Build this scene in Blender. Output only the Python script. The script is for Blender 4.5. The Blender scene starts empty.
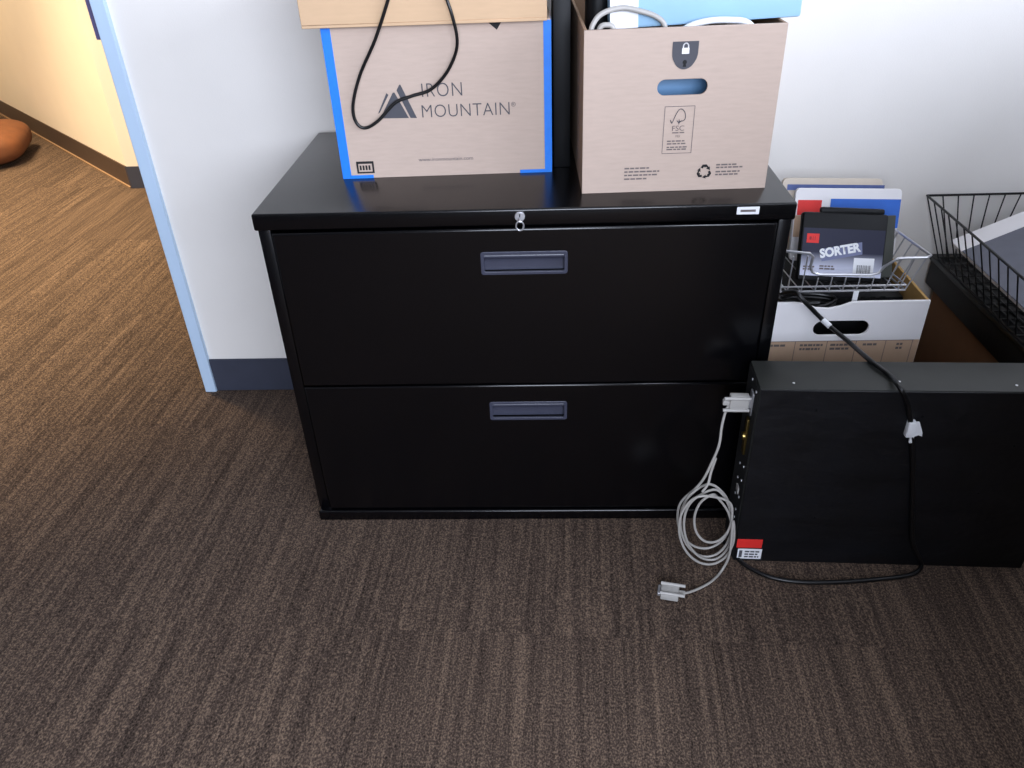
import bpy, bmesh, math, random
from mathutils import Vector, Matrix, noise
random.seed(7)
S = bpy.context.scene
C = S.collection
PI = math.pi

# ------------------------------------------------------------------ camera
CAM = Vector((0.4983, -1.2757, 1.1832)); YAW, PITCH, ROLL, FPX = -0.0530, -0.5824, -0.0414, 790.27
def cam_axes():
    f = Vector((math.sin(YAW)*math.cos(PITCH), math.cos(YAW)*math.cos(PITCH), math.sin(PITCH)))
    r = Vector((math.cos(YAW), -math.sin(YAW), 0)); u = r.cross(f)
    return r*math.cos(ROLL)+u*math.sin(ROLL), u*math.cos(ROLL)-r*math.sin(ROLL), f
CR, CU, CF = cam_axes()
def at(px, py, axis, val):
    """point where the photograph's pixel direction meets the plane axis = val"""
    d = CR*((px-512)/FPX) - CU*((py-384)/FPX) + CF
    return CAM + d*((val-CAM[axis])/d[axis])
cd = bpy.data.cameras.new('camera'); cam = bpy.data.objects.new('camera', cd); C.objects.link(cam)
cd.sensor_width = 36; cd.lens = FPX/1024*36; cd.clip_start = 0.02
m = Matrix((CR, CU, -CF)).transposed().to_4x4(); m.translation = CAM; cam.matrix_world = m
S.camera = cam

# ------------------------------------------------------------------ world, lights, exposure
wd = bpy.data.worlds.new('sky'); S.world = wd; wd.use_nodes = True
bg = wd.node_tree.nodes['Background']; bg.inputs[0].default_value = (0.55, 0.72, 1.0, 1); bg.inputs[1].default_value = 1.0
def area(name, loc, rot, sx, sy, power, col):
    l = bpy.data.lights.new(name, 'AREA'); l.shape = 'RECTANGLE'; l.size = sx; l.size_y = sy; l.energy = power; l.color = col
    o = bpy.data.objects.new(name, l); C.objects.link(o); o.location = loc; o.rotation_euler = rot; return o
# daylight through two unseen windows, behind the camera and in the right-hand wall
area('window_daylight', (1.45, -3.17, 1.62), (PI/2, 0, 0), 2.8, 1.3, 160, (0.79, 0.85, 1.0))
area('side_window_daylight', (3.17, -1.7, 1.62), (PI/2, 0, PI/2), 2.2, 1.3, 115, (0.79, 0.85, 1.0))
S.view_settings.view_transform = 'Standard'; S.view_settings.look = 'None'
S.view_settings.exposure = 0.20; S.view_settings.gamma = 1.0; S.view_settings.use_curve_mapping = False

# ------------------------------------------------------------------ materials
def lin(c):
    return tuple(((v/255)/12.92 if v/255 <= .04045 else ((v/255+.055)/1.055)**2.4) for v in c)
MATS = {}
def mat(name, rgb, rough=.6, metal=0, var=.0, scale=40, bump=0., bscale=200, spec=.5, stretch=None, coat=0, bdist=.002):
    """procedural material: base colour broken up by noise, fine noise relief"""
    if name in MATS: return MATS[name]
    mm = bpy.data.materials.new(name); mm.use_nodes = True; n = mm.node_tree; b = n.nodes['Principled BSDF']
    c = lin(rgb); b.inputs['Base Color'].default_value = (*c, 1)
    b.inputs['Roughness'].default_value = rough; b.inputs['Metallic'].default_value = metal
    b.inputs['Specular IOR Level'].default_value = spec; b.inputs['Coat Weight'].default_value = coat
    tc = n.nodes.new('ShaderNodeTexCoord'); mp = n.nodes.new('ShaderNodeMapping')
    n.links.new(tc.outputs['Object'], mp.inputs['Vector'])
    if stretch: mp.inputs['Scale'].default_value = stretch
    if var:
        t = n.nodes.new('ShaderNodeTexNoise'); t.inputs['Scale'].default_value = scale; t.inputs['Detail'].default_value = 5
        r = n.nodes.new('ShaderNodeValToRGB')
        r.color_ramp.elements[0].position = .3; r.color_ramp.elements[1].position = .7
        r.color_ramp.elements[0].color = (*[x*(1-var) for x in c], 1); r.color_ramp.elements[1].color = (*[min(1, x*(1+var)) for x in c], 1)
        n.links.new(mp.outputs[0], t.inputs['Vector']); n.links.new(t.outputs['Fac'], r.inputs[0]); n.links.new(r.outputs[0], b.inputs['Base Color'])
    if bump:
        t2 = n.nodes.new('ShaderNodeTexNoise'); t2.inputs['Scale'].default_value = bscale; t2.inputs['Detail'].default_value = 4
        bp = n.nodes.new('ShaderNodeBump'); bp.inputs['Strength'].default_value = bump; bp.inputs['Distance'].default_value = bdist
        n.links.new(mp.outputs[0], t2.inputs['Vector']); n.links.new(t2.outputs['Fac'], bp.inputs['Height']); n.links.new(bp.outputs[0], b.inputs['Normal'])
    MATS[name] = mm; return mm

def carpet_mat():
    mm = bpy.data.materials.new('carpet'); mm.use_nodes = True; n = mm.node_tree; b = n.nodes['Principled BSDF']; L = n.links.new
    b.inputs['Roughness'].default_value = .95; b.inputs['Specular IOR Level'].default_value = .1
    tc = n.nodes.new('ShaderNodeTexCoord'); oi = n.nodes.new('ShaderNodeObjectInfo')
    off = n.nodes.new('ShaderNodeVectorMath'); off.operation = 'ADD'
    mul = n.nodes.new('ShaderNodeMath'); mul.operation = 'MULTIPLY'; mul.inputs[1].default_value = 37.0
    L(oi.outputs['Random'], mul.inputs[0]); L(tc.outputs['Object'], off.inputs[0]); L(mul.outputs[0], off.inputs[1])
    def noi(sc, detail, scale=1):
        mp = n.nodes.new('ShaderNodeMapping'); mp.inputs['Scale'].default_value = sc
        t = n.nodes.new('ShaderNodeTexNoise'); t.inputs['Scale'].default_value = scale; t.inputs['Detail'].default_value = detail
        L(off.outputs[0], mp.inputs[0]); L(mp.outputs[0], t.inputs['Vector']); return t.outputs['Fac']
    streak = noi((120, 3.2, 1), 3); wide = noi((30, 1.2, 1), 2); pile = noi((360, 250, 1), 3); blotch = noi((5, 5, 1), 2)
    def mix(a, wa, c, wc):
        m1 = n.nodes.new('ShaderNodeMath'); m1.operation = 'MULTIPLY'; L(a, m1.inputs[0]); m1.inputs[1].default_value = wa
        m2 = n.nodes.new('ShaderNodeMath'); m2.operation = 'MULTIPLY_ADD'; L(c, m2.inputs[0]); m2.inputs[1].default_value = wc; L(m1.outputs[0], m2.inputs[2]); return m2.outputs[0]
    f = mix(mix(streak, .27, wide, .09), 1, mix(pile, .64, blotch, .0), 1)
    r = n.nodes.new('ShaderNodeValToRGB'); e = r.color_ramp.elements
    e[0].position = .32; e[0].color = (*lin((24, 20, 17)), 1); e[1].position = .72; e[1].color = (*lin((146, 124, 104)), 1)
    x = e.new(.5); x.color = (*lin((80, 67, 59)), 1)
    L(f, r.inputs[0]); L(r.outputs[0], b.inputs['Base Color'])
    bp = n.nodes.new('ShaderNodeBump'); bp.inputs['Strength'].default_value = .55; bp.inputs['Distance'].default_value = .004
    L(mix(pile, 1, streak, .5), bp.inputs['Height']); L(bp.outputs[0], b.inputs['Normal'])
    return mm
M_CARPET = carpet_mat()
M_WALL = mat('painted_wall', (232, 228, 222), .85, var=.015, scale=6, bump=.12, bscale=350)
M_WALL2 = mat('low_bounce_wall_grey', (128, 126, 126), .85, var=.02, scale=6)  # for the unseen walls, greyed to cut bounced light
M_HALL = mat('hall_paint', (232, 222, 205), .85, var=.015, scale=6, bump=.12, bscale=350)
M_CEIL = mat('ceiling_tile', (168, 168, 168), .9, var=.02, scale=60)  # unseen ceiling, kept darker to cut bounced light
M_BASE = mat('vinyl_baseboard', (56, 60, 74), .55, var=.06, scale=20)
M_BASEH = mat('vinyl_baseboard_hall', (74, 58, 48), .55, var=.06, scale=20)
M_FRAME = mat('door_frame_paint', (190, 213, 236), .35, var=.02, scale=10)
M_BLACK = mat('cabinet_black', (3, 3, 5), .22, var=.1, scale=25, bump=.02, bscale=600)
M_DARK = mat('dark_void', (8, 8, 9), .9, var=.05)
M_PULL = mat('pull_plastic', (58, 60, 74), .32, var=.05, scale=60)
M_CHROME = mat('chrome', (215, 215, 218), .3, .75, var=.03)
M_BRASS = mat('brass', (190, 165, 100), .3, 1, var=.05)
M_CARD = mat('cardboard_pink', (186, 166, 152), .85, var=.04, scale=30, bump=.08, bscale=120, stretch=(1, 1, 6))
M_CARDIN = mat('cardboard_inside', (160, 130, 104), .9, var=.05, scale=30)
M_LID = mat('cardboard_tan', (200, 168, 134), .85, var=.03, scale=25, bump=.08, bscale=120, stretch=(1, 1, 6))
M_BROWN = mat('cardboard_brown', (118, 82, 54), .9, var=.06, scale=20)
M_TAPE = mat('blue_tape', (20, 120, 225), .5, var=.05, scale=90, bump=.1, bscale=300)
M_PRINT = mat('grey_print', (74, 74, 80), .8, var=.05)
M_PRINTL = mat('faint_print', (106, 97, 95), .85, var=.05)
M_INK = mat('black_print', (20, 20, 22), .8, var=.05)
M_CABLE = mat('black_cable', (8, 8, 10), .38, var=.06, scale=30)
M_GCABLE = mat('grey_cable', (172, 168, 162), .42, var=.04, scale=30)
M_GPLUG = mat('grey_plug', (178, 175, 170), .4, var=.04, scale=60)
M_WHITE = mat('white_plastic', (235, 236, 238), .45, var=.02)
M_WHITEC = mat('white_cardboard', (235, 232, 232), .8, var=.02, scale=20)
M_TANP = mat('tan_print', (196, 165, 138), .85, var=.03)
M_SKYB = mat('light_blue_plastic', (150, 188, 216), .5, var=.03, scale=12)
M_BLUEP = mat('blue_plastic', (92, 138, 180), .45, var=.06, scale=14)
M_SERVER = mat('server_lid', (10, 11, 15), .42, var=.45, scale=7, bump=.8, bscale=5, stretch=(1.2, 1, 2.2), bdist=.008)
M_SERVERT = mat('server_side', (26, 28, 24), .55, metal=.0, var=.12, scale=30)
M_RED = mat('red_label', (225, 45, 40), .6, var=.05)
M_BLUES = mat('blue_print', (45, 105, 200), .6, var=.05)
M_NAVYS = mat('blue_stripe', (82, 98, 150), .7, var=.05)
M_CREAM = mat('cream_card', (208, 196, 180), .8, var=.03)
M_NAVY = mat('navy_package', (44, 48, 84), .35, var=.08, scale=30)
M_PKBLK = mat('package_black', (10, 11, 13), .5, var=.1, scale=30, spec=.25)
M_DKGREY = mat('dark_grey_folder', (66, 68, 62), .7, var=.08, scale=20)
M_WIREB = mat('black_wire', (18, 18, 18), .4, var=.05)
M_PADGREY = mat('grey_pad', (104, 106, 116), .8, var=.05, scale=40)
M_ORANGE = mat('orange_fabric', (112, 66, 34), .8, var=.12, scale=25, bump=.2, bscale=300)
M_LAMP = mat('lamp_trim', (235, 235, 235), .5, var=.02)

# ------------------------------------------------------------------ geometry helpers
INV = {}
def reg(o, Mx): INV[o.name] = Mx.inverted(); return o
def thing(name, label, cat, loc=(0, 0, 0), rotz=0, group=None, kind=None):
    o = bpy.data.objects.new(name, None); C.objects.link(o); o.empty_display_size = .05
    o.location = loc; o.rotation_euler = (0, 0, rotz)
    if label: o['label'] = label
    if cat: o['category'] = cat
    if group: o['group'] = group
    if kind: o['kind'] = kind
    return reg(o, Matrix.Translation(loc) @ Matrix.Rotation(rotz, 4, 'Z'))
def link(name, me, material, parent=None, local=True, label=None):
    """mesh -> object; world-space geometry is brought into its thing's own frame"""
    o = bpy.data.objects.new(name, me); C.objects.link(o)
    if material: me.materials.append(material)
    if parent:
        o.parent = parent; INV[o.name] = INV[parent.name]
        if not local: me.transform(INV[parent.name])
    if label: o['label'] = label
    return o
def solo(o, label, cat, group=None):
    o['label'] = label; o['category'] = cat
    if group: o['group'] = group
    ctr = Vector((0, 0, 0)); vs = [v.co for v in o.data.vertices]
    lo = Vector((min(v.x for v in vs)+max(v.x for v in vs), min(v.y for v in vs)+max(v.y for v in vs), 2*min(v.z for v in vs)))/2
    o.data.transform(Matrix.Translation(-lo)); o.location = lo
    return o
def smooth(me, ang=40):
    me.polygons.foreach_set('use_smooth', [True]*len(me.polygons))
    if hasattr(me, 'set_sharp_from_angle'): me.set_sharp_from_angle(angle=math.radians(ang))
def bm_mesh(bm, name='m', sm=True):
    bmesh.ops.recalc_face_normals(bm, faces=bm.faces[:])
    me = bpy.data.meshes.new(name); bm.to_mesh(me); bm.free()
    if sm: smooth(me)
    return me
def addbox(bm, lo, hi, bev=0, seg=2, M=None):
    lo, hi = Vector(lo), Vector(hi); c = (lo+hi)/2; d = hi-lo
    T = Matrix.Translation(c) @ Matrix.Diagonal((*d, 1))
    if M: T = M @ T
    r = bmesh.ops.create_cube(bm, size=1, matrix=T)
    if bev:
        es = list({e for v in r['verts'] for e in v.link_edges})
        bmesh.ops.bevel(bm, geom=es, offset=bev, segments=seg, affect='EDGES', profile=.5)
def box(lo, hi, bev=0, seg=2, M=None):
    bm = bmesh.new(); addbox(bm, lo, hi, bev, seg, M); return bm_mesh(bm)
def boxes(lst, bev=0, seg=1):
    bm = bmesh.new()
    for lo, hi in lst: addbox(bm, lo, hi, bev, seg)
    return bm_mesh(bm)
def catmull(P, n=8, closed=False):
    P = [Vector(p) for p in P]; out = []
    N = len(P)
    for i in range(N if closed else N-1):
        if closed: a, b, c, d = P[i-1], P[i], P[(i+1) % N], P[(i+2) % N]
        else: a, b, c, d = P[max(i-1, 0)], P[i], P[i+1], P[min(i+2, N-1)]
        for k in range(n):
            t = k/n
            out.append(.5*((2*b)+(c-a)*t+(2*a-5*b+4*c-d)*t*t+(3*b-a-3*c+d)*t**3))
    if not closed: out.append(P[-1])
    return out
def addtube(bm, P, r, k=8, closed=False):
    P = [Vector(p) for p in P]; N = len(P); rings = []
    T0 = (P[1]-P[0]).normalized(); nrm = T0.orthogonal().normalized()
    for i in range(N):
        t = (P[(i+1) % N]-P[i-1]) if (closed or 0 < i < N-1) else (P[1]-P[0] if i == 0 else P[-1]-P[-2])
        t.normalize(); nrm = (nrm-t*nrm.dot(t)).normalized(); b = t.cross(nrm)
        rr = r(i/(N-1)) if callable(r) else r
        rings.append([bm.verts.new(P[i]+nrm*(rr*math.cos(2*PI*j/k))+b*(rr*math.sin(2*PI*j/k))) for j in range(k)])
    for i in range(N if closed else N-1):
        A, B = rings[i], rings[(i+1) % N]
        for j in range(k): bm.faces.new((A[j], A[(j+1) % k], B[(j+1) % k], B[j]))
    if not closed: bm.faces.new(rings[0][::-1]); bm.faces.new(rings[-1])
def tube(P, r, k=8, closed=False):
    bm = bmesh.new(); addtube(bm, P, r, k, closed); return bm_mesh(bm)
def cyl(a, b, r, k=20, bev=0):
    a, b = Vector(a), Vector(b); d = b-a
    bm = bmesh.new(); Mx = Matrix.Translation((a+b)/2) @ d.to_track_quat('Z', 'Y').to_matrix().to_4x4()
    bmesh.ops.create_cone(bm, cap_ends=True, segments=k, radius1=r, radius2=r, depth=d.length, matrix=Mx)
    if bev: bmesh.ops.bevel(bm, geom=[e for e in bm.edges if len(e.link_faces) == 2 and e.calc_face_angle(0) > 1], offset=bev, segments=2, affect='EDGES')
    return bm_mesh(bm)
def curve_mesh(cu, name='m'):
    o = bpy.data.objects.new('tmp', cu); C.objects.link(o)
    dg = bpy.context.evaluated_depsgraph_get(); dg.update()
    me = bpy.data.meshes.new_from_object(o.evaluated_get(dg)); bpy.data.objects.remove(o); bpy.data.curves.remove(cu)
    return me
FRONT = Matrix(((1, 0, 0, 0), (0, 0, -1, 0), (0, 1, 0, 0), (0, 0, 0, 1)))      # (u, v, w) -> x = u, z = v, y = -w
def plate(loops, depth, bev=0, res=1):
    """flat plate with holes: loops of (u, v); occupies y from 0 to depth"""
    cu = bpy.data.curves.new('c', 'CURVE'); cu.dimensions = '2D'; cu.fill_mode = 'BOTH'; cu.extrude = depth/2-bev; cu.bevel_depth = bev; cu.bevel_resolution = res; cu.offset = -bev
    for lp in loops:
        s = cu.splines.new('POLY'); s.points.add(len(lp)-1); s.use_cyclic_u = True
        for p, q in zip(s.points, lp): p.co = (q[0], q[1], 0, 1)
    me = curve_mesh(cu); me.transform(Matrix.Translation((0, depth/2, 0)) @ FRONT)
    bm = bmesh.new(); bm.from_mesh(me); bmesh.ops.remove_doubles(bm, verts=bm.verts[:], dist=1e-5); bmesh.ops.recalc_face_normals(bm, faces=bm.faces[:]); bm.to_mesh(me); bm.free()
    return me
def rect(u0, u1, v0, v1): return [(u0, v0), (u1, v0), (u1, v1), (u0, v1)]
def rrect(u0, u1, v0, v1, r, n=5):
    out = []
    for cx, cy, a in ((u1-r, v0+r, -90), (u1-r, v1-r, 0), (u0+r, v1-r, 90), (u0+r, v0+r, 180)):
        for i in range(n+1):
            t = math.radians(a+90*i/n); out.append((cx+r*math.cos(t), cy+r*math.sin(t)))
    return out
def flat(polys, y=-.0006):
    """printed patches: simple polygons of (u, v) lying just in front of a face"""
    bm = bmesh.new()
    for lp in polys:
        f = bm.faces.new([bm.verts.new((u, y, v)) for u, v in lp])
        if f.calc_area() and (f.normal_update() or f.normal.y > 0): f.normal_flip()
    bmesh.ops.triangulate(bm, faces=bm.faces[:])
    me = bpy.data.meshes.new('print'); bm.to_mesh(me); bm.free(); return me
def strokes(lines, w):
    out = []
    for P in lines:
        for a, b in zip(P[:-1], P[1:]):
            a, b = Vector(a), Vector(b); d = (b-a).normalized(); n = Vector((-d.y, d.x))*w/2; e = d*w*.35
            out.append([a-n-e, b-n+e, b+n+e, a+n-e])
    return out
def text(s, u0, u1, v0, v1, y=-.0006, thin=0., spacing=1.):
    cu = bpy.data.curves.new('t', 'FONT'); cu.body = s; cu.size = 1; cu.offset = thin; cu.space_character = spacing; cu.resolution_u = 4
    me = curve_mesh(cu); xs = [v.co.x for v in me.vertices]; ys = [v.co.y for v in me.vertices]
    X0, X1, Y0, Y1 = min(xs), max(xs), min(ys), max(ys)
    for v in me.vertices:
        v.co = (u0+(v.co.x-X0)/(X1-X0)*(u1-u0), y, v0+(v.co.y-Y0)/(Y1-Y0)*(v1-v0))
    return me
def wordbars(u0, u1, rows, h):
    """lines of print too small to read"""
    out = []
    for v, frac in rows:
        u = u0; end = u0+(u1-u0)*frac
        while u < end-.002:
            w = min(random.uniform(.004, .011), end-u); out.append(rect(u, u+w, v, v+h)); u += w+.0016
    return out

# ------------------------------------------------------------------ the setting
YW = .508                       # room side of the back wall
def struct(name, me, material, label=None):
    o = link(name, me, material); o['kind'] = 'structure'
    if label: o['label'] = label
    return o
XR, XL, YF, ZC = 3.2, -2.6, -3.2, 2.6
DX0, DX1, DH = -1.37, -.41, 2.10           # rough door opening
HC = Vector((-1.387, 2.19)); HE = Vector((-3.45, 4.20))   # hall corner and the far end of the hall's slanting wall
floor = struct('floor', box((-3.6, -3.3, -.12), (3.3, 4.4, -.012)), mat('concrete', (120, 118, 114), .9, var=.1, scale=6), 'carpeted floor laid with brown streaked carpet tiles')
TS = .61; th = math.radians(-2.5)
tile_me = box((-TS/2, -TS/2, 0), (TS/2, TS/2, .012), .0008, 1)
tile_me.materials.append(M_CARPET)
ux, uy = Vector((math.cos(th), math.sin(th))), Vector((-math.sin(th), math.cos(th)))
og = Vector((.18, -.305))
for i in range(-9, 9):
    for j in range(-6, 9):
        p = og+ux*(TS*(i+.5*(j % 2)))+uy*(TS*(j+.5))
        if not (-3.2 < p.x < 2.9 and -2.6 < p.y < 4.0): continue
        o = bpy.data.objects.new('carpet_tile', tile_me); C.objects.link(o); o.parent = floor
        o.location = (p.x, p.y, -.012); o.rotation_euler = (0, 0, th)
struct('wall_back', boxes([((DX1, YW, 0), (XR, YW+.12, ZC)), ((XL, YW, 0), (DX0, YW+.12, ZC)), ((DX0, YW, DH), (DX1, YW+.12, ZC))]), M_WALL, 'pale painted wall behind the filing cabinet with a doorway')
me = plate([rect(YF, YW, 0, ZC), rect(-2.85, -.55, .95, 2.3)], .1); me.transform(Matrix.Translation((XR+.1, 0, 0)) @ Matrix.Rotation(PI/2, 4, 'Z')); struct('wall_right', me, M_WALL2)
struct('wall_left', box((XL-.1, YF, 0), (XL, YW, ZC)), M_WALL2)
WX0, WX1, WZ0, WZ1 = .0, 2.90, .95, 2.3  # unseen window opening, sized and placed for the daylight it lets in
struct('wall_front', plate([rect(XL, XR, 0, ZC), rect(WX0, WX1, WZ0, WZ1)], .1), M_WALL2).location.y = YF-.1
w1 = thing('window_1', 'unseen wide window with dark mullions behind the camera', None, (WX0, YF-.07, WZ0), kind='structure')
link('window_frame', plate([rect(0, WX1-WX0, 0, WZ1-WZ0), rect(.05, WX1-WX0-.05, .05, WZ1-WZ0-.05)], .05), M_BASE, w1)
for k in (1, 2): link('mullion', box(((WX1-WX0)*k/3-.02, 0, .05), ((WX1-WX0)*k/3+.02, .05, WZ1-WZ0-.05)), M_BASE, w1)
w2 = thing('window_2', 'unseen wide window with dark mullions in the right-hand wall', None, (XR+.07, -2.85, .95), PI/2, kind='structure')
link('window_frame', plate([rect(0, 2.3, 0, 1.35), rect(.05, 2.25, .05, 1.30)], .05), M_BASE, w2)
link('mullion', box((1.13, 0, .05), (1.17, .05, 1.30)), M_BASE, w2)
struct('ceiling', box((-3.6, -3.3, ZC), (3.3, 4.4, ZC+.1)), M_CEIL)
d = (HE-HC).normalized(); nrm = Vector((-d.y, d.x))     # points into the hall?
if nrm.dot(Vector((-2.2, 1.5))-HC) < 0: nrm = -nrm
def slab2d(a, b, n, t, z0, z1):
    bm = bmesh.new(); P = [a, b, b+n*t, a+n*t]
    lo = [bm.verts.new((p.x, p.y, z0)) for p in P]; hi = [bm.verts.new((p.x, p.y, z1)) for p in P]
    bm.faces.new(lo); bm.faces.new(hi)
    for i in range(4): bm.faces.new((lo[i], lo[(i+1) % 4], hi[(i+1) % 4], hi[i]))
    return bm_mesh(bm)
struct('wall_hall_slanted', slab2d(HC, HE, -nrm, .1, 0, ZC), M_HALL, 'warm lit hall wall seen through the doorway')
struct('wall_hall_return', box((HC.x, HC.y, 0), (3.2, HC.y+.1, ZC)), M_HALL)
struct('wall_hall_left', box((-3.55, YW, 0), (-3.45, 4.3, ZC)), M_HALL)
struct('wall_hall_end', box((3.2, YW+.12, 0), (3.3, HC.y+.1, ZC)), M_HALL)
struct('baseboard_hall_slanted', slab2d(HC+nrm*.006-d*.004, HE, nrm, .006, 0, .10), M_BASEH)
bpy.data.objects['baseboard_hall_slanted'].data.transform(Matrix.Translation((-nrm.x*.006, -nrm.y*.006, 0)))
struct('trim_1', slab2d(HC+nrm*.006, HE, nrm, .008, 0, .008), mat('baseboard_lip', (140, 112, 86), .6, var=.03), 'pale lip along the foot of the hall baseboard')
struct('baseboard_hall_return', box((HC.x-.006, HC.y-.006, 0), (3.2, HC.y, .10)), M_BASE)
struct('baseboard_back', boxes([((DX1, YW-.006, 0), (XR, YW, .10)), ((XL, YW-.006, 0), (DX0, YW, .10))], .002), M_BASE, 'dark vinyl baseboard along the back wall')
# door frame: pale painted steel, its face strip 3 cm wide
dr = thing('door_1', 'pale blue painted steel door frame at the left doorway', None, (-.43, YW, 0), kind='structure')
fp = lambda lo, hi, b=.0015: box(lo, hi, b, 1)
link('jamb', fp((-.438, YW-.012, 0), (-.407, YW+.132, DH)), M_FRAME, dr, False)
link('jamb', fp((DX0-.003, YW-.012, 0), (DX0+.028, YW+.132, DH)), M_FRAME, dr, False)
link('head', fp((DX0-.003, YW-.012, DH-.028), (-.407, YW+.132, DH+.003)), M_FRAME, dr, False)
link('door_stop', fp((-.4590, YW+.012, .897), (-.4380, YW+.022, DH-.03), .0008), mat('strike_steel', (96, 90, 130), .5, .0, var=.05), dr, False, 'dark door stop')

# ------------------------------------------------------------------ unseen low partition, added only to shade the lower right
pt = thing('shade_partition', 'unseen low grey partition added between windows and cabinet to shade the lower right', 'partition', (1.6, -1.0, 0))
PH = 1.14
M_PART = mat('shade_partition_fabric', (120, 116, 112), .9, var=.06, scale=80)
link('panel', box((1.0, -1.025, .06), (2.02, -.975, PH), .004, 2), M_PART, pt, False)
link('panel', box((2.025, -1.025, .06), (2.075, .10, PH), .004, 2), M_PART, pt, False)
link('top_cap', box((.99, -1.03, PH+.001), (2.08, -.97, PH+.02), .004, 2), M_BASE, pt, False)
link('top_cap', box((2.02, -.968, PH+.001), (2.08, .11, PH+.02), .004, 2), M_BASE, pt, False)
for x in (1.1, 1.92): link('foot', box((x, -1.15, 0), (x+.05, -.85, .06), .004, 1), M_BASE, pt, False)
link('foot', box((1.9, .03, 0), (2.2, .08, .06), .004, 1), M_BASE, pt, False)

# ------------------------------------------------------------------ unseen hall downlights, set to give the hall its warm light
def downlight(x, y, power, spread):
    t = thing('ceiling_downlight', 'unseen round recessed downlight in the hall ceiling '+('near the doorway' if y < 2 else 'above the floor cushion'), 'lamp', (x, y, ZC))
    bm = bmesh.new()
    addtube(bm, [(.085*math.cos(a), .085*math.sin(a), -.004) for a in [2*PI*i/32 for i in range(32)]], .006, 8, True)
    link('trim_ring', bm_mesh(bm), M_LAMP, t)
    l = bpy.data.lights.new('downlight_bulb', 'SPOT'); l.energy = power; l.color = (1.0, .75, .45); l.spot_size = math.radians(spread); l.spot_blend = .75; l.shadow_soft_size = .12
    o = bpy.data.objects.new('downlight_bulb', l); C.objects.link(o); o.location = (x, y, ZC-.03)
downlight(-1.75, 1.35, 640, 80)
downlight(-2.65, 2.6, 250, 100)

# ------------------------------------------------------------------ filing cabinet
W, H, D = .914, .698, .488
fc = thing('filing_cabinet', 'black two-drawer lateral filing cabinet with key in its lock', 'cabinet', (W/2, D/2, 0))
link('top_panel', box((-.004, -.006, .6675), (W+.003, D, H), .004, 4), M_BLACK, fc, False)
for x0 in (0, W-.022): link('side_panel', box((x0, .001, .0265), (x0+.022, D, .6672), .002, 2), M_BLACK, fc, False)
link('back_panel', box((.022, D-.01, .02), (W-.022, D, .6672)), M_BLACK, fc, False)
link('base', box((.0, -.014, 0), (W, D-.01, .0262), .004, 4), M_BLACK, fc, False)
link('inner_frame', box((.023, .03, .028), (W-.023, D-.012, .663)), M_DARK, fc, False)
for z0, z1, hz in ((.348, .6640, .6005), (.0295, .3442, .2845)):
    hx0, hx1 = .385, .537
    me = plate([rect(.0255, W-.0255, z0, z1), rrect(hx0+.004, hx1-.004, hz-.018, hz+.018, .004)], .028, .0042, 4); me.transform(Matrix.Translation((0, -.009, 0)))
    dw = link('drawer', me, M_BLACK, fc, False)
    me = plate([rrect(hx0, hx1, hz-.022, hz+.022, .005), rrect(hx0+.006, hx1-.006, hz-.016, hz+.016, .003)], .005, .001); me.transform(Matrix.Translation((0, -.0098, 0)))
    pull = link('handle', me, M_PULL, dw, False, 'recessed grey finger pull')
    # scoop behind the rim: rolled lip above, hollow below
    prof = [(.003, .0165), (.001, .0125), (.0025, .0085), (.008, .006), (.0105, .001), (.0105, -.008), (.010, -.0168)]
    prof = [(p.y-.0085, p.z) for p in catmull([(0, a, b) for a, b in prof], 5)]
    bm = bmesh.new(); A = [bm.verts.new((hx0+.005, y, hz+z)) for y, z in prof]; B = [bm.verts.new((hx1-.005, y, hz+z)) for y, z in prof]
    for i in range(len(prof)-1): bm.faces.new((A[i], B[i], B[i+1], A[i+1]))
    for V, q in ((A, hx0+.005), (B, hx1-.005)):
        top = None; bot = None
        c = bm.verts.new((q, -.0065, hz))
        for i in range(len(prof)-1): bm.faces.new((V[i], V[i+1], c))
    link('finger_scoop', bm_mesh(bm), M_PULL, dw, False)
lk = link('lock', cyl((.456, -.006, .686), (.456, -.012, .686), .0085, 24, .001), M_CHROME, fc, False, 'round chrome lock')
link('keyway', box((.4550, -.0126, .681), (.4570, -.0118, .691)), M_DARK, lk, False)
bm = bmesh.new(); addbox(bm, (.4552, -.022, .6800), (.4568, -.0122, .6860), .0004, 1)
addtube(bm, [(.456+.0065*math.cos(a), -.0205-.002*math.sin(a), .6735+.009*math.sin(a)) for a in [2*PI*i/24 for i in range(24)]], .0014, 8, True)
link('key', bm_mesh(bm), M_CHROME, lk, False)
st = link('maker_label', box((.818, -.0072, .680), (.855, -.0058, .693), .0004, 1), M_WHITE, fc, False, 'small white label')
link('label_print', flat([rect(.824, .849, .6845, .6885)], -.0075), M_PRINTL, st, False)

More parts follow.
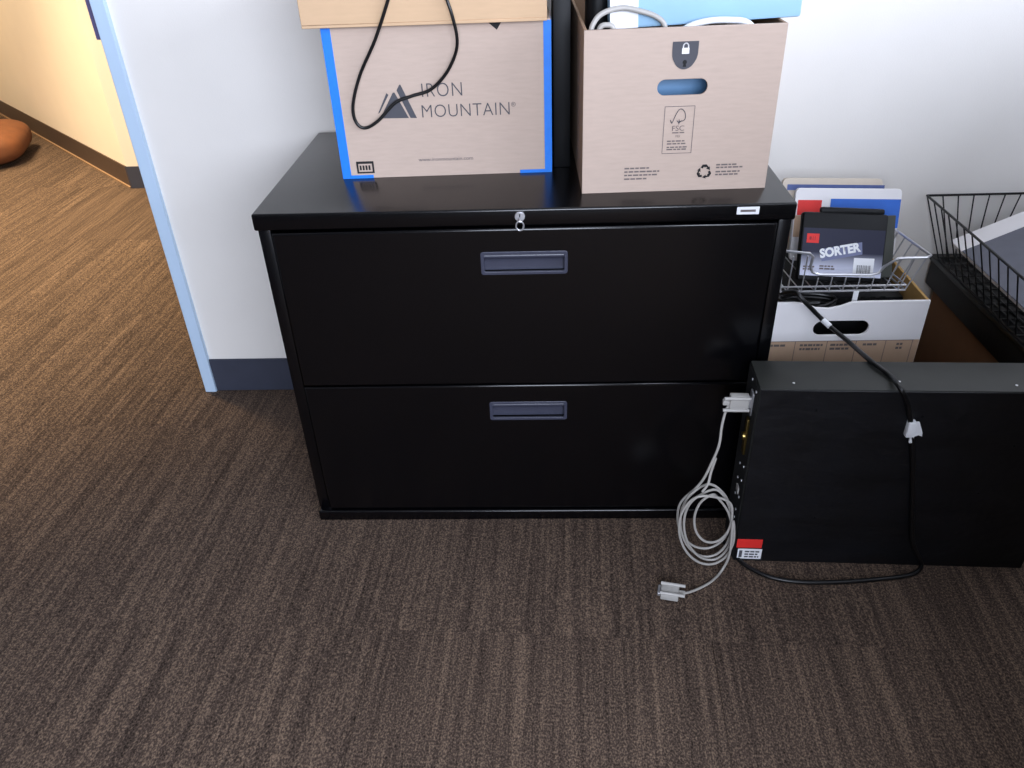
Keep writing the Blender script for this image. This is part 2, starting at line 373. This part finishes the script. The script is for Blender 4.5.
# ------------------------------------------------------------------ boxes on the cabinet
def open_box(w, d, h, t, front_loops, top=False):
    """carton with walls of thickness t; returns mesh parts front, shell"""
    lst = [((0, d-t, 0), (w, d, h)), ((0, t, 0), (t, d-t, h)), ((w-t, t, 0), (w, d-t, h)), ((t, t, 0), (w-t, d-t, t))]
    if top: lst.append(((t, t, h-t), (w-t, d-t, h)))
    return plate(front_loops, t, .0008), boxes(lst, .0008, 1)
G2 = 'archive cartons on the cabinet'
ba = math.atan2(.012, .39)
b1 = thing('archive_box', 'closed cardboard archive box edged with blue tape and printed with mountain logo', 'box', (.121, .168, H), ba, G2)
fr, sh = open_box(.391, .31, .264, .005, [rect(0, .391, 0, .264)], True)
link('front_panel', fr, M_CARD, b1); link('carton', sh, M_CARD, b1)
for u0, u1, v0, v1 in ((-.001, .0155, 0, .262), (.3785, .392, 0, .262), (.0156, .057, 0, .0062), (.332, .3784, 0, .0062)):
    link('tape', box((u0, -.0008, v0), (u1, .0, v1), .0003, 1), M_TAPE, b1, label='bright blue tape')
link('tape', box((-.001, 0, .0), (0, .05, .262)), M_TAPE, b1); link('tape', box((.391, 0, .0), (.392, .05, .262)), M_TAPE, b1)
link('logo', flat([[(.083, .109), (.1345, .108), (.1135, .153), (.1105, .153)], [(.1375, .108), (.149, .1075), (.1255, .166), (.1235, .166), (.1175, .1565)],
     [(.0795, .117), (.0835, .1195), (.1025, .1495), (.0990, .1525)]]), M_PRINT, b1, label='grey mountain peaks logo')
link('lettering', text('IRON', .162, .2335, .1435, .1668, thin=-.012, spacing=1.1), M_PRINT, b1)
link('lettering', text('MOUNTAIN', .159, .3165, .1078, .1298, thin=-.012, spacing=1.05), M_PRINT, b1)
link('lettering', text('®', .3195, .3275, .1215, .1295), M_PRINT, b1)
link('web_address', text('www.ironmountain.com', .1445, .2455, .0285, .0345), M_PRINT, b1)
link('maker_stamp', flat([rect(.0275, .060, .0275, .032), rect(.0275, .060, .0095, .0125), rect(.0275, .031, .0125, .0275), rect(.0565, .060, .0125, .0275)]
     + [rect(.033+.0055*i, .0365+.0055*i, .0155, .0245) for i in range(4)]), M_INK, b1, label='small black maker stamp')
link('print_tip', flat([[(.283, .2635), (.309, .2635), (.2995, .2495)]]), M_INK, b1)

ld = thing('box_lid', 'tan cardboard tray lid resting on the blue taped archive box', 'lid', (.093, .152, H+.264), ba*.5)
link('tray', boxes([((0, 0, 0), (.413, .33, .005)), ((0, 0, .005), (.413, .005, .075)), ((0, .325, .005), (.413, .33, .075)), ((0, .005, .005), (.005, .325, .075)), ((.408, .005, .005), (.413, .325, .075))], .0008), M_LID, ld)

b2 = thing('archive_box', 'open cardboard archive box with shield emblem and oval hand hole', 'box', (.563, .059, H), math.atan2(.009, .319), G2)
hole = [(.119+.012*(1-math.cos(t)), .172+.0125*math.sin(t)) for t in [PI*1.5-PI*i/10 for i in range(11)]]
hole = rrect(.1195, .2005, .1605, .1855, .0122, 6)
fr, sh = open_box(.317, .39, .2635, .005, [rect(0, .317, 0, .2635), hole])
link('front_panel', fr, M_CARD, b2); link('carton', sh, M_CARDIN, b2)
sv = [(.1395, .2425), (.1805, .2425)]+[(.160+.0205*math.cos(a)*(1 if math.sin(a) > -.55 else .97), .2265+.026*math.sin(a)) for a in [-PI*i/16 for i in range(17)]]
link('emblem', flat([sv]), M_PRINT, b2, label='grey shield emblem with padlock')
lockp = [rect(.1548, .1662, .2240, .2330)]+strokes([[(.1565, .233)]+[(.1605+.004*math.cos(a), .2355+.0042*math.sin(a)) for a in [PI-PI*i/8 for i in range(9)]]+[(.1645, .233)]], .0018)
link('padlock', flat(lockp, -.0009), M_WHITEC, b2)
link('keyhole', flat([[(.1605+.0035*math.cos(a), .2115+.0035*math.sin(a)) for a in [2*PI*i/10 for i in range(10)]], [(.1575, .2045), (.1635, .2045), (.162, .2095), (.159, .2095)]], -.0009), M_INK, b2)
fb = strokes([[(.1343, .0660), (.1343, .1432), (.1832, .1432), (.1832, .0660), (.1343, .0660)]], .0008)
tree = [(.1455, .1190), (.1475, .1165), (.1525, .1290), (.1575, .1375), (.1625, .1385), (.1675, .1330), (.1690, .1250), (.1665, .1200), (.1600, .1190)]
trees = strokes([[(p.x, p.y) for p in catmull([(*q, 0) for q in tree], 3)], [(.1445, .1212), (.1470, .1165)], [(.1590, .1145), (.1590, .1215)], [(.1590, .1165), (.1555, .1200)], [(.1590, .1165), (.1635, .1200)]], .0013)
link('certificate_mark', flat(fb+trees), M_PRINT, b2, label='framed tree mark print')
link('lettering', text('FSC', .1485, .1685, .1035, .1120), M_PRINTL, b2)
link('lettering', text('MIX', .1550, .1630, .0925, .0965), M_PRINTL, b2)
link('small_print', flat(wordbars(.1415, .1760, [(.0855, .85), (.0810, 1), (.0752, 1), (.0715, .95)], .0022)+wordbars(.149, .169, [(.0995, 1)], .0018)), M_PRINTL, b2)
def chasing():
    out = []
    for k in range(3):
        a = 2*PI*k/3; ca, sa = math.cos(a), math.sin(a)
        for poly in ([(-.0065, .0075), (-.0035, .0125), (.0035, .0125), (.0052, .0098), (.0008, .0072), (-.0012, .0087), (-.0030, .0055)],
                     [(.0040, .0115), (.0075, .0075), (.0085, .0098), (.0098, .0025), (.0025, .0055), (.0048, .0065), (.0022, .0098)]):
            out.append([(.2088+ca*u-sa*v, .0325+sa*u+ca*v) for u, v in poly])
    return out
link('recycling_symbol', flat(chasing()), M_INK, b2)
link('small_print', flat(wordbars(.2283, .2740, [(.0425, .75), (.0378, 1), (.0305, .9), (.0255, .9)], .0026)), M_PRINTL, b2)
link('small_print', flat(wordbars(.0722, .1320, [(.0410, .7), (.0350, 1), (.0290, .95), (.0225, .65)], .0026)), M_PRINTL, b2)

# things inside the open archive box
solo(link('blue_folder', box((.590, .125, H+.0055), (.850, .140, H+.235), .003, 2), M_BLUEP), 'blue plastic folder seen through the oval hand hole of the open box', 'folder')
T = Matrix.Translation((.757, .222, H+.2610)) @ Matrix.Rotation(math.radians(-2.0), 4, 'Y')
dv = thing('light_blue_case', 'light blue flat case with white label lying across the open archive box', 'case', (.757, .222, H+.26))
me = box((-.150, -.12, 0), (.150, .12, .085), .004, 2, T); link('shell', me, M_SKYB, dv, False)
link('white_label', box((-.1505, -.1208, .001), (-.106, -.1198, .06), 0, 1, T), M_WHITE, dv, False)
link('seam', box((-.149, -.1206, .060), (.149, -.1196, .0615), 0, 1, T), M_BLUEP, dv, False)
P = [(590, 40, .078), (592, 27, .080), (599, 16, .085), (611, 10, .09), (625, 8, .095), (640, 11, .095), (655, 16, .095), (664, 24, .095), (667, 40, .095)]
solo(link('grey_cable', tube(catmull([at(x, y, 1, yy) for x, y, yy in P], 8), .0042, 10), M_GCABLE), 'thick pale grey cable arching over the rim of the open archive box', 'cable')
P = [(596, 44, .075), (600, 28, .075), (607, 25, .075), (613, 28, .075), (617, 44, .075)]
solo(link('grey_cable', tube(catmull([at(x, y, 1, yy) for x, y, yy in P], 8), .0042, 10), M_GCABLE), 'short pale cable loop low at the left inside the open archive box', 'cable')
P = [(672, 40, .085), (688, 27, .085), (708, 21, .085), (730, 20, .085), (748, 23, .085), (762, 40, .085)]
solo(link('white_cable', tube(catmull([at(x, y, 1, yy) for x, y, yy in P], 8), .0050, 10), M_WHITE), 'thick white cord bulging under the light blue case in the open box', 'cord')
# black power brick standing up out of the box
bk = thing('power_brick', 'black rounded power brick in left corner of the open archive box', 'adapter', (.60, .22, H+.0055))
link('brick', box((.573, .165, H+.0055), (.612, .27, H+.330), .016, 4), M_PKBLK, bk, False)
link('strap', box((.5725, .20, H+.14), (.6125, .215, H+.3305), .004, 1), M_CABLE, bk, False)
# black binder standing between the two cartons
bn = thing('binder', 'tall black binder standing between the two archive boxes', 'binder', (.54, .36, H))
link('spine', box((.5160, .205, H), (.5470, .214, H+.345), .002, 2), M_PKBLK, bn, False)
for x in (.5160, .5440): link('cover', box((x, .2142, H), (x+.003, .48, H+.345), .001, 1), M_PKBLK, bn, False)
link('pages', box((.5195, .2145, H+.006), (.5435, .465, H+.325)), M_DKGREY, bn, False)

# black cord hanging over the lid and across the logo
P = [(.30, .26, 1.03), (.235, .18, 1.042), at(391, -14, 1, .146), at(388, 0, 1, .146), at(375, 40, 1, .152), at(360, 75, 1, .158), at(353, 105, 1, .160), at(356, 122, 1, .162), at(365, 128, 1, .163), at(378, 121, 1, .163),
     at(395, 103, 1, .165), at(412, 96, 1, .166), at(430, 90, 1, .166), at(445, 75, 1, .163), at(455, 55, 1, .158), at(457, 38, 1, .152), at(452, 15, 1, .146), at(447, 0, 1, .146), at(443, -13, 1, .146), (.345, .18, 1.042), (.36, .24, 1.02)]
solo(link('black_cable', tube(catmull(P, 8), .0029, 10), M_CABLE), 'thin black cord looping down over the lid and the printed logo', 'cord')

# ------------------------------------------------------------------ server standing on its side
sa = math.atan2(-.023, .55)
SL, ST, SH = .553, .096, .412
sv_ = thing('rack_server', 'black rack server standing on its long side on the carpet', 'server', (.866, -.134, 0), sa)
link('lid', box((.001, 0, .0), (SL, .0025, SH-.001), .001, 1), M_SERVER, sv_)
link('chassis', box((0, .0027, 0), (SL, ST, SH), .0015, 2), M_SERVERT, sv_)
link('rear_plate', box((-.0015, .004, .004), (0, ST-.002, SH-.004), .0004, 1), M_DARK, sv_)
for x in (.06, .24, .43): link('screw', cyl((x, .022 if x != .24 else .03, SH), (x, .022 if x != .24 else .03, SH+.0008), .0022, 10), M_CHROME, sv_)
for x, z in ((.28, .36), (.45, .30), (.10, .37), (.42, .19), (.14, .12)): link('screw', cyl((x, 0, z), (x, -.0008, z), .0025, 10), M_PKBLK, sv_)
bk_ = link('bracket', box((-.006, .030, .245), (-.0016, .044, .325), .0008, 1), M_BRASS, sv_, label='brass coloured bracket')
link('bracket_boss', cyl((-.010, .037, .285), (-.006, .037, .285), .008, 14), M_BRASS, sv_)
link('serial_socket', box((-.005, .026, .337), (-.0016, .046, .384), .001, 1), M_CHROME, sv_)
for y, z in ((.018, .395), (.055, .398), (.02, .225), (.05, .21), (.022, .19), (.05, .175), (.02, .15), (.05, .135), (.03, .11), (.03, .09), (.03, .07)):
    link('stud', cyl((-.0016, y, z), (-.0035, y, z), .0028, 10), M_CHROME, sv_)
link('port', box((-.0045, .028, .150), (-.0016, .044, .165), .0005, 1), M_GPLUG, sv_)
link('red_label', box((.003, -.0008, .036), (.052, 0, .059), .0002, 1), M_RED, sv_)
wl = link('white_label', box((.007, -.0007, .006), (.054, 0, .033), .0002, 1), M_WHITE, sv_)
link('label_print', flat([rect(.010, .016, .010, .029)]+wordbars(.021, .049, [(.024, 1), (.017, .9), (.010, 1)], .004), -.0009), M_PRINT, wl)
for z in (.03, .33): link('mounting_ear', box((SL, -.003, z), (SL+.003, ST+.002, z+.06), .001, 1), M_SERVERT, sv_)

# grey serial cable with its two plugs
sc = thing('serial_cable', 'coiled pale grey serial cable hanging from the server with loose plug on carpet', 'cable', (.80, -.14, 0))
P = [at(733, 404, 1, -.098), at(727, 408, 1, -.100), at(722, 425, 1, -.11), at(719, 445, 1, -.12), at(712, 462, 1, -.125), at(704, 478, 1, -.13), at(696, 488, 1, -.13)]
def loop(cx, cz, rx, rz, y, a0, a1, n, tilt=0):
    out = []
    for i in range(n):
        a = math.radians(a0+(a1-a0)*i/(n-1)); c, s_ = rx*math.cos(a), rz*math.sin(a)
        out.append(Vector((cx+c+tilt*s_, y-.004*math.sin(a*.5), max(cz+s_, .006))))
    return out
P += loop(.800, .112, .052, .082, -.128, 150, 440, 10, -.10)
P += loop(.803, .103, .050, .090, -.134, 120, 425, 10, -.12)
P += loop(.806, .096, .046, .086, -.140, 110, 420, 10, -.16)
P += loop(.812, .125, .036, .062, -.145, 100, 400, 9, -.05)
P += loop(.802, .098, .053, .090, -.150, 90, 375, 10, -.15)
P += [Vector((.850, -.160, .045)), at(722, 570, 2, .004), at(712, 581, 2, .004), at(700, 588, 2, .005), at(690, 592, 2, .008), at(683, 593.5, 2, .010)]
link('cable', tube(catmull(P, 6), .0024, 8), M_GCABLE, sc, False)
# second strand of the hanging hank
P = [at(716, 458, 1, -.125), at(711, 472, 1, -.13), at(708, 484, 1, -.14), at(702, 492, 1, -.15)]
link('cable_end', tube(catmull(P, 6), .0024, 8), M_GCABLE, sc, False)
def dsub(M, parent):
    hd = link('plug', box((0, -.016, -.0075), (.034, .016, .0075), .0025, 2, M), M_GPLUG, parent, False)
    link('strain_relief', box((-.012, -.005, -.005), (.001, .005, .005), .002, 2, M), M_GPLUG, hd, False)
    link('metal_shell', box((.034, -.011, -.004), (.040, .011, .004), .001, 1, M), M_CHROME, hd, False)
    for s in (-1, 1):
        bm = bmesh.new(); bmesh.ops.create_cone(bm, cap_ends=True, segments=12, radius1=.0032, radius2=.0032, depth=.046, matrix=M @ Matrix.Translation((.012, s*.0125, .008)) @ Matrix.Rotation(PI/2, 4, 'Y'))
        link('thumbscrew', bm_mesh(bm), M_GPLUG, hd, False)
dsub(Matrix.Translation((.825, -.098, .362)) @ Matrix.Rotation(sa, 4, 'Z') @ Matrix.Rotation(PI/2, 4, 'X'), sc)
p = at(682, 593.5, 2, .010)
dsub(Matrix.Translation((p.x-.006, p.y, .0105)) @ Matrix.Rotation(PI-math.radians(12), 4, 'Z'), sc)

# ------------------------------------------------------------------ cartons to the right
kb = thing('carton', 'low brown carton on the floor carrying the white storage box', 'box', (1.09, .3, 0))
link('carton_body', box((.932, .118, 0), (1.245, .49, .186), .001, 1), M_BROWN, kb, False)
link('packing_tape', box((1.06, .1175, .1855), (1.11, .4905, .1863)), M_TANP, kb, False)
BZ, BT = .187, .450
wb = thing('storage_box', 'open white cardboard storage box with hand hole beside the cabinet', 'box', (.935, .110, BZ))
bw, bd, bh = .306, .385, BT-BZ
top = [(0, bh)] + [(u, v) for u, v in ((.025, bh), (.048, bh), (.070, bh-.004), (.090, bh-.012), (.115, bh-.014), (.138, bh-.009), (.158, bh-.001), (.175, bh))] + [(bw, bh)]
outl = [(0, 0), (bw, 0)] + top[::-1]
hz = .392-BZ
link('front_panel', plate([outl, rrect(.092, .200, hz-.0165, hz+.0165, .016, 6)], .006, .0008), M_WHITEC, wb)
link('carton', boxes([((0, bd-.006, 0), (bw, bd, bh)), ((0, .006, 0), (.006, bd-.006, bh)), ((bw-.006, .006, 0), (bw, bd-.006, bh)), ((.006, .006, 0), (bw-.006, bd-.006, .006))], .0008), mat('box_inside', (170, 134, 78), .9, var=.05), wb)
link('label_band', flat([rect(.001, bw-.001, .001, .364-BZ)]), M_TANP, wb)
link('table_print', flat(strokes([[(.001, .3635-BZ), (bw-.012, .3635-BZ)]]+[[(u, .3635-BZ), (u, .30-BZ)] for u in (.002, .062, .125, .182, .240, .292)]+[[(.001, .30-BZ), (bw-.012, .30-BZ)]], .0012)
     + sum([wordbars(u, u+.045*f, [(.352-BZ, 1)]+([(.343-BZ, .9)] if two else []), .005) for u, f, two in ((.010, .8, 0), (.072, 1, 1), (.132, 1, 1), (.196, .6, 0), (.262, .3, 1))], []), -.0009), M_PRINTL, wb)
# filling of the box that carries the tray
fi = thing('black_device', 'black flat device filling the white storage box under the chrome tray', 'device', (1.09, .33, BZ+.006))
link('casing', box((.947, .19, BZ+.0062), (1.229, .485, .4185), .006, 2), M_PKBLK, fi, False)
link('vent', boxes([((.98+.02*i, .1893, .36), (.99+.02*i, .19, .42)) for i in range(11)]), M_DARK, fi, False)
P = [(1.02+.055*math.cos(a)+.004*math.sin(3*a), .152+.026*math.sin(a), .418+.004*a/PI) for a in [2*PI*i/14 for i in range(40)]]
solo(link('black_cable', tube(catmull(P, 4), .0036, 8), M_CABLE), 'coiled black cord inside the white storage box behind its notch', 'cord')
solo(link('plastic_tag', box((1.100, .132, .405), (1.110, .135, .462), .001, 1), M_WHITE), 'narrow white plastic tag standing up in the white storage box', 'tag')

# chrome wire tray
tr = thing('letter_tray', 'chrome wire letter tray on the white storage box holding packages', 'tray', (1.08, .31, .4405))
tx0, tx1, ty0, ty1, tz0, tz1 = .962, 1.203, .145, .470, .4435, .508
fl = .030
TT = Matrix.Translation((0, .145, .4565)) @ Matrix.Rotation(math.radians(-6), 4, 'X') @ Matrix.Translation((0, -.145, -.4435))
def wire(pts, r, name, par, m_=M_CHROME, closed=False):
    me = tube(pts, r, 7, closed)
    if par.name == 'letter_tray': me.transform(TT)
    return link(name, me, m_, par, False)
wire([(tx0, ty0, tz0+.010), (tx1, ty0, tz0+.010), (tx1, ty1, tz0+.010), (tx0, ty1, tz0+.010)], .0020, 'base_rail', tr, closed=True)
wire([(tx0, ty0, tz0), (tx1, ty0, tz0), (tx1, ty1, tz0), (tx0, ty1, tz0)], .0022, 'base_rail', tr, closed=True)
rim = [(tx0-.005, ty1+.012, tz1+.016), (tx0-.005, ty0-.022, tz1+.026), (1.000, ty0-.024, tz1+.022), (1.008, ty0-.022, tz1+.014), (1.010, ty0-.010, tz0+.055), (1.016, ty0-.008, tz0+.043), (1.030, ty0-.008, tz0+.038),
       (1.128, ty0-.008, tz0+.035), (1.143, ty0-.008, tz0+.039), (1.150, ty0-.010, tz0+.052), (1.160, ty0-.020, tz1+.001), (1.168, ty0-.023, tz1+.008), (1.180, ty0-.024, tz1+.009), (tx1+fl-.012, ty0-.024, tz1+.009), (tx1+fl, ty0-.012, tz1+.009), (tx1+fl, ty1+.012, tz1+.009)]
wire(rim, .0028, 'rim_wire', tr)
for i in range(9):
    x = tx0+(tx1-tx0)*(i+.5)/9; wire([(x, ty0, tz0+.010), (x, ty0, tz0), (x, ty1, tz0), (x, ty1+.010, tz1+.005)], .0013, 'wire', tr)
    if x < 1.005: wire([(x, ty0, tz0), (x-.004, ty0-.022, tz1+.016)], .0013, 'wire', tr)
    elif x < 1.14: wire([(x, ty0, tz0), (x, ty0-.008, tz0+.031)], .0013, 'wire', tr)
    else: wire([(x, ty0, tz0), (x+.012, ty0-.020, tz1+.010)], .0013, 'wire', tr)
for i in range(10):
    y = ty0+(ty1-ty0)*i/9; wire([(tx1, y, tz0), (tx1+fl, y-.002 if i else y-.006, tz1+.011)], .0014, 'wire', tr)
    wire([(tx0, y, tz0), (tx0-.005, y, tz1+.014)], .0014, 'wire', tr)

# package in the tray, leaning back
def lean(x, y, z, deg): return Matrix.Translation((x, y, z)) @ Matrix.Rotation(math.radians(-deg), 4, 'X') @ Matrix.Rotation(math.radians(3.5), 4, 'Y')
pk = thing('sorter_package', 'navy packaged desk sorter with white lettering leaning back in the chrome tray', 'package', (1.08, .18, .446))
PL = lean(1.000, .172, .4690, 24)
pw, ph = .166, .134
link('package_body', box((0, 0, 0), (pw, .022, ph), .005, 2, PL), M_PKBLK, pk, False)
def put(me, Mx): me.transform(Mx); return me
sm_ = bpy.data.materials.new('sorter_card'); sm_.use_nodes = True; n = sm_.node_tree; b = n.nodes['Principled BSDF']; b.inputs['Roughness'].default_value = .6
uv = n.nodes.new('ShaderNodeAttribute'); uv.attribute_name = 'height'; cr_ = n.nodes.new('ShaderNodeValToRGB')
cr_.color_ramp.elements[0].position = .12; cr_.color_ramp.elements[0].color = (*lin((205, 208, 226)), 1); cr_.color_ramp.elements[1].position = .5; cr_.color_ramp.elements[1].color = (*lin((22, 25, 52)), 1)
n.links.new(uv.outputs['Fac'], cr_.inputs[0]); n.links.new(cr_.outputs[0], b.inputs['Base Color'])
bm = bmesh.new(); V = [[bm.verts.new((u, -.0012, v)) for u in (.003, pw-.004)] for v in (.010, .04, .07, .103)]
for i in range(3): bm.faces.new((V[i][0], V[i][1], V[i+1][1], V[i+1][0]))
me = bm_mesh(bm, sm=False); at_ = me.attributes.new('height', 'FLOAT', 'POINT')
for i, v in enumerate(me.vertices): at_.data[i].value = (v.co.z-.010)/.093
fcard = link('front_card', put(me, PL), sm_, pk, False, 'navy card fading to white')
link('logo_square', put(flat([rect(.010, .034, .074, .092)], -.0018), PL), M_RED, fcard, False)
link('logo_mark', put(flat([rect(.015, .019, .080, .086), rect(.0215, .0225, .079, .087), rect(.0255, .0265, .079, .087)], -.0022), PL), mat('logo_dark', (150, 25, 30), .5, var=.03), fcard, False)
RT = Matrix.Translation((.040, 0, .044)) @ Matrix.Rotation(math.radians(-12), 4, 'Y')
shd = [(x, v) for x, v in ((.002, -.006), (.082, -.006), (.084, .018), (.004, .018))]
link('lettering_shade', put(flat([shd], -.0015), PL @ RT), mat('letter_shade', (112, 118, 150), .5, var=.03), fcard, False)
link('lettering', put(text('SORTER', 0, .080, 0, .019, -.0024, thin=.05), PL @ RT), M_WHITE, fcard, False)
link('barcode_panel', put(flat([rect(.106, .146, .012, .048)], -.0018), PL), M_WHITE, fcard, False)
bars = []; u = .113
while u < .140: w = random.choice((.0006, .001, .0016)); bars.append(rect(u, u+w, .014, .034)); u += w+random.choice((.0008, .0014))
link('barcode', put(flat(bars, -.0022), PL), M_PRINT, fcard, False)
link('small_print', put(flat(wordbars(.008, .030, [(.026, 1), (.021, .8)], .003)+wordbars(.04, .07, [(.028, .9), (.023, 1)], .003), -.0018), PL), M_PRINTL, fcard, False)
link('top_flap', put(box((.035, .006, ph-.001), (pw-.006, .020, ph+.011), .004, 2), PL), M_PKBLK, pk, False)
P2 = Matrix.Translation((1.040, .205, .4540)) @ Matrix.Rotation(math.radians(-22), 4, 'X')
solo(link('grey_folder', put(boxes([((0, 0, 0), (.160, .003, .124)), ((.004, .0035, .002), (.156, .010, .118)), ((0, .0105, 0), (.160, .0135, .121))], .001), P2), M_DKGREY), 'dark grey folder standing behind the navy sorter package', 'folder')
def flatpack(label, cl, cr, y, zb, deg, m_, bits):
    A, B = at(*cl, 1, y), at(*cr, 1, y); w = B.x-A.x; h = (A.z-zb)/math.cos(math.radians(deg))
    t = thing('folder_pack', label, 'folder pack', ((A.x+B.x)/2, y-.03, zb))
    Mx = Matrix.Translation((A.x, y-h*math.sin(math.radians(deg)), zb)) @ Matrix.Rotation(math.radians(-deg), 4, 'X') @ Matrix.Rotation(math.radians(1.8), 4, 'Y')
    link('sleeve', put(plate([rrect(0, w-.006, .012, h, .010)], .012, .001), Mx), m_, t, False)
    for nm, (u0, u1, v0, v1), mm in bits(w, h): link(nm, put(flat([rect(u0, u1, v0, v1)], -.0008), Mx), mm, t, False)
flatpack('white folder pack with red and blue print behind the navy package', (794, 188), (902, 193), .335, .446, 18, M_WHITEC,
    lambda w, h: [('red_print', (.006, .055, h-.055, h-.024), M_RED), ('blue_print', (.073, w-.007, h-.080, h-.021), M_BLUES), ('brown_print', (.002, .065, h-.100, h-.0555), M_TANP)])
flatpack('cream folder pack with a blue stripe rearmost in the chrome tray', (781, 178), (883, 182), .400, .441, 16, M_CREAM,
    lambda w, h: [('blue_stripe', (.010, w-.002, h-.025, h-.013), M_NAVYS)])

# black wire basket, the flat black case under it and its carton
ck = thing('carton', 'brown carton in the corner under the flat black case', 'box', (1.60, .26, 0))
link('carton_body', box((1.435, .06, 0), (1.75, .475, .298), .001, 1), M_BROWN, ck, False)
link('packing_tape', box((1.57, .0595, .2978), (1.62, .4755, .2985)), M_TANP, ck, False)
fb_ = thing('flat_case', 'flat black case under the black wire basket', 'case', (1.55, .27, .2985))
link('case_body', box((1.418, .040, .2985), (1.68, .492, .358), .003, 2), M_PKBLK, fb_, False)
link('case_lid', box((1.414, .036, .360), (1.684, .496, .372), .002, 2), M_CABLE, fb_, False)
bs = thing('wire_basket', 'black wire basket on the flat black case holding a grey pad', 'basket', (1.49, .27, .372))
BX0, BX1, BY0, BY1, BZ0, BZ1 = 1.420, 1.560, .070, .465, .3745, .520
RX0, RX1, RY0, RY1 = 1.367, 1.610, .040, .487
wire([(RX0, RY0, BZ1), (RX1, RY0, BZ1), (RX1, RY1, BZ1), (RX0, RY1, BZ1)], .0028, 'rim_wire', bs, M_WIREB, True)
wire([(BX0, BY0, BZ0), (BX1, BY0, BZ0), (BX1, BY1, BZ0), (BX0, BY1, BZ0)], .0025, 'base_wire', bs, M_WIREB, True)
for i in range(13):
    s = i/12; y0, y1 = BY0+(BY1-BY0)*s, RY0+(RY1-RY0)*s
    wire([(RX0, y1, BZ1), (BX0, y0, BZ0), (BX1, y0, BZ0), (RX1, y1, BZ1)], .0016, 'wire', bs, M_WIREB)
for i in range(8):
    s = i/7; x0, x1 = BX0+(BX1-BX0)*s, RX0+(RX1-RX0)*s
    wire([(x1, RY0, BZ1), (x0, BY0, BZ0), (x0, BY1, BZ0), (x1, RY1, BZ1)], .0016, 'wire', bs, M_WIREB)
pd = thing('writing_pad', 'tilted grey pad with white top band lying in the black wire basket', 'pad', (1.50, .25, .40))
PM = Matrix.Translation((1.4065, .405, .436)) @ Matrix.Rotation(math.radians(-25), 4, 'Y')
link('sheets', box((0, -.34, 0), (.285, 0, .010), .001, 1, PM), M_WHITEC, pd, False)
link('cover', box((.0, -.3395, .0101), (.2845, -.062, .0125), .0006, 1, PM), M_PADGREY, pd, False)

# ------------------------------------------------------------------ black power cord from the storage box over the server
SY = lambda x: -.134+(x-.866)*math.tan(sa)        # server front
pc = thing('power_cable', 'black power cord running from the white box over the server to the carpet', 'cord', (1.1, -.17, 0))
P = [Vector((.965, .150, .452)), at(795, 292, 1, .118), at(803, 300, 1, .103), at(825, 322, 1, .098), at(850, 343, 1, .035), at(872, 362, 2, .4175), at(890, 375.5, 2, .4175)]
for x, y, o_ in ((900, 388, -.008), (908, 405, -.008), (911, 428, -.008), (913, 470, -.008), (912, 520, -.009), (913, 543, -.012)):
    q = at(x, y, 1, SY(1.12)+o_); P.append(q)
P += [at(921, 563, 2, .006), at(918, 571, 2, .0045), at(905, 576, 2, .0045), at(880, 579, 2, .0045), at(840, 582, 2, .0045), at(800, 582, 2, .0045), at(770, 577, 2, .0045), at(748, 567, 2, .0045), at(737, 558, 2, .0045), at(728, 549, 2, .0045), at(722, 538, 2, .0045)]
link('cord', tube(catmull(P, 8), .0044, 10), M_CABLE, pc, False)
q = at(911, 428, 1, SY(1.12)-.008)
bm = bmesh.new(); addbox(bm, (q.x-.008, q.y-.0065, q.z-.017), (q.x+.006, q.y+.0062, q.z+.015), .002, 2)
for f in [[(.006, .015), (.010, .0145), (.020, -.008), (.021, -.016), (.014, -.013), (.008, -.016), (.007, -.030), (.002, -.030), (.001, -.016)]]:
    lo = [bm.verts.new((q.x+u, q.y-.004, q.z+v)) for u, v in f]; hi = [bm.verts.new((q.x+u, q.y-.001, q.z+v)) for u, v in f]
    bm.faces.new(lo); bm.faces.new(hi)
    for i in range(len(f)): bm.faces.new((lo[i], lo[(i+1) % len(f)], hi[(i+1) % len(f)], hi[i]))
link('cable_clip', bm_mesh(bm), M_WHITE, pc, False, 'white cable clip')
a = at(823, 320, 1, .0985); b_ = at(830, 326.5, 1, .085)
link('tape_band', cyl(a, b_, .0056, 14), M_WHITE, pc, False, 'pale band around the cord')

# ------------------------------------------------------------------ orange floor cushion in the hall
def cushion(c, hx, hy, hz, rz):
    bm = bmesh.new(); bmesh.ops.create_uvsphere(bm, u_segments=40, v_segments=24, radius=1)
    sp = lambda v, e: math.copysign(abs(v)**e, v)
    for v in bm.verts:
        x, y, z = v.co; r = math.hypot(x, y) or 1e-9
        ca, sa_ = x/r, y/r
        v.co = Vector((hx*sp(ca, .45)*r**.5, hy*sp(sa_, .45)*r**.5, hz*sp(z, .8)))
    bm.transform(Matrix.Translation(c) @ Matrix.Rotation(rz, 4, 'Z')); return bm_mesh(bm)
cu_ = thing('floor_cushion', 'orange fabric floor cushion by the hall wall', 'cushion', (-2.42, 2.70, 0))
link('cover', cushion((-2.44, 2.64, .0855), .30, .24, .085, math.radians(20)), M_ORANGE, cu_, False)
bm = bmesh.new()
RZ = Matrix.Translation((-2.44, 2.64, .050)) @ Matrix.Rotation(math.radians(20), 4, 'Z')
addtube(bm, [RZ @ Vector((.278*math.copysign(abs(math.cos(a))**.45, math.cos(a)), .222*math.copysign(abs(math.sin(a))**.45, math.sin(a)), 0)) for a in [2*PI*i/48 for i in range(48)]], .004, 6, True)
link('piping', bm_mesh(bm), M_ORANGE, cu_, False)
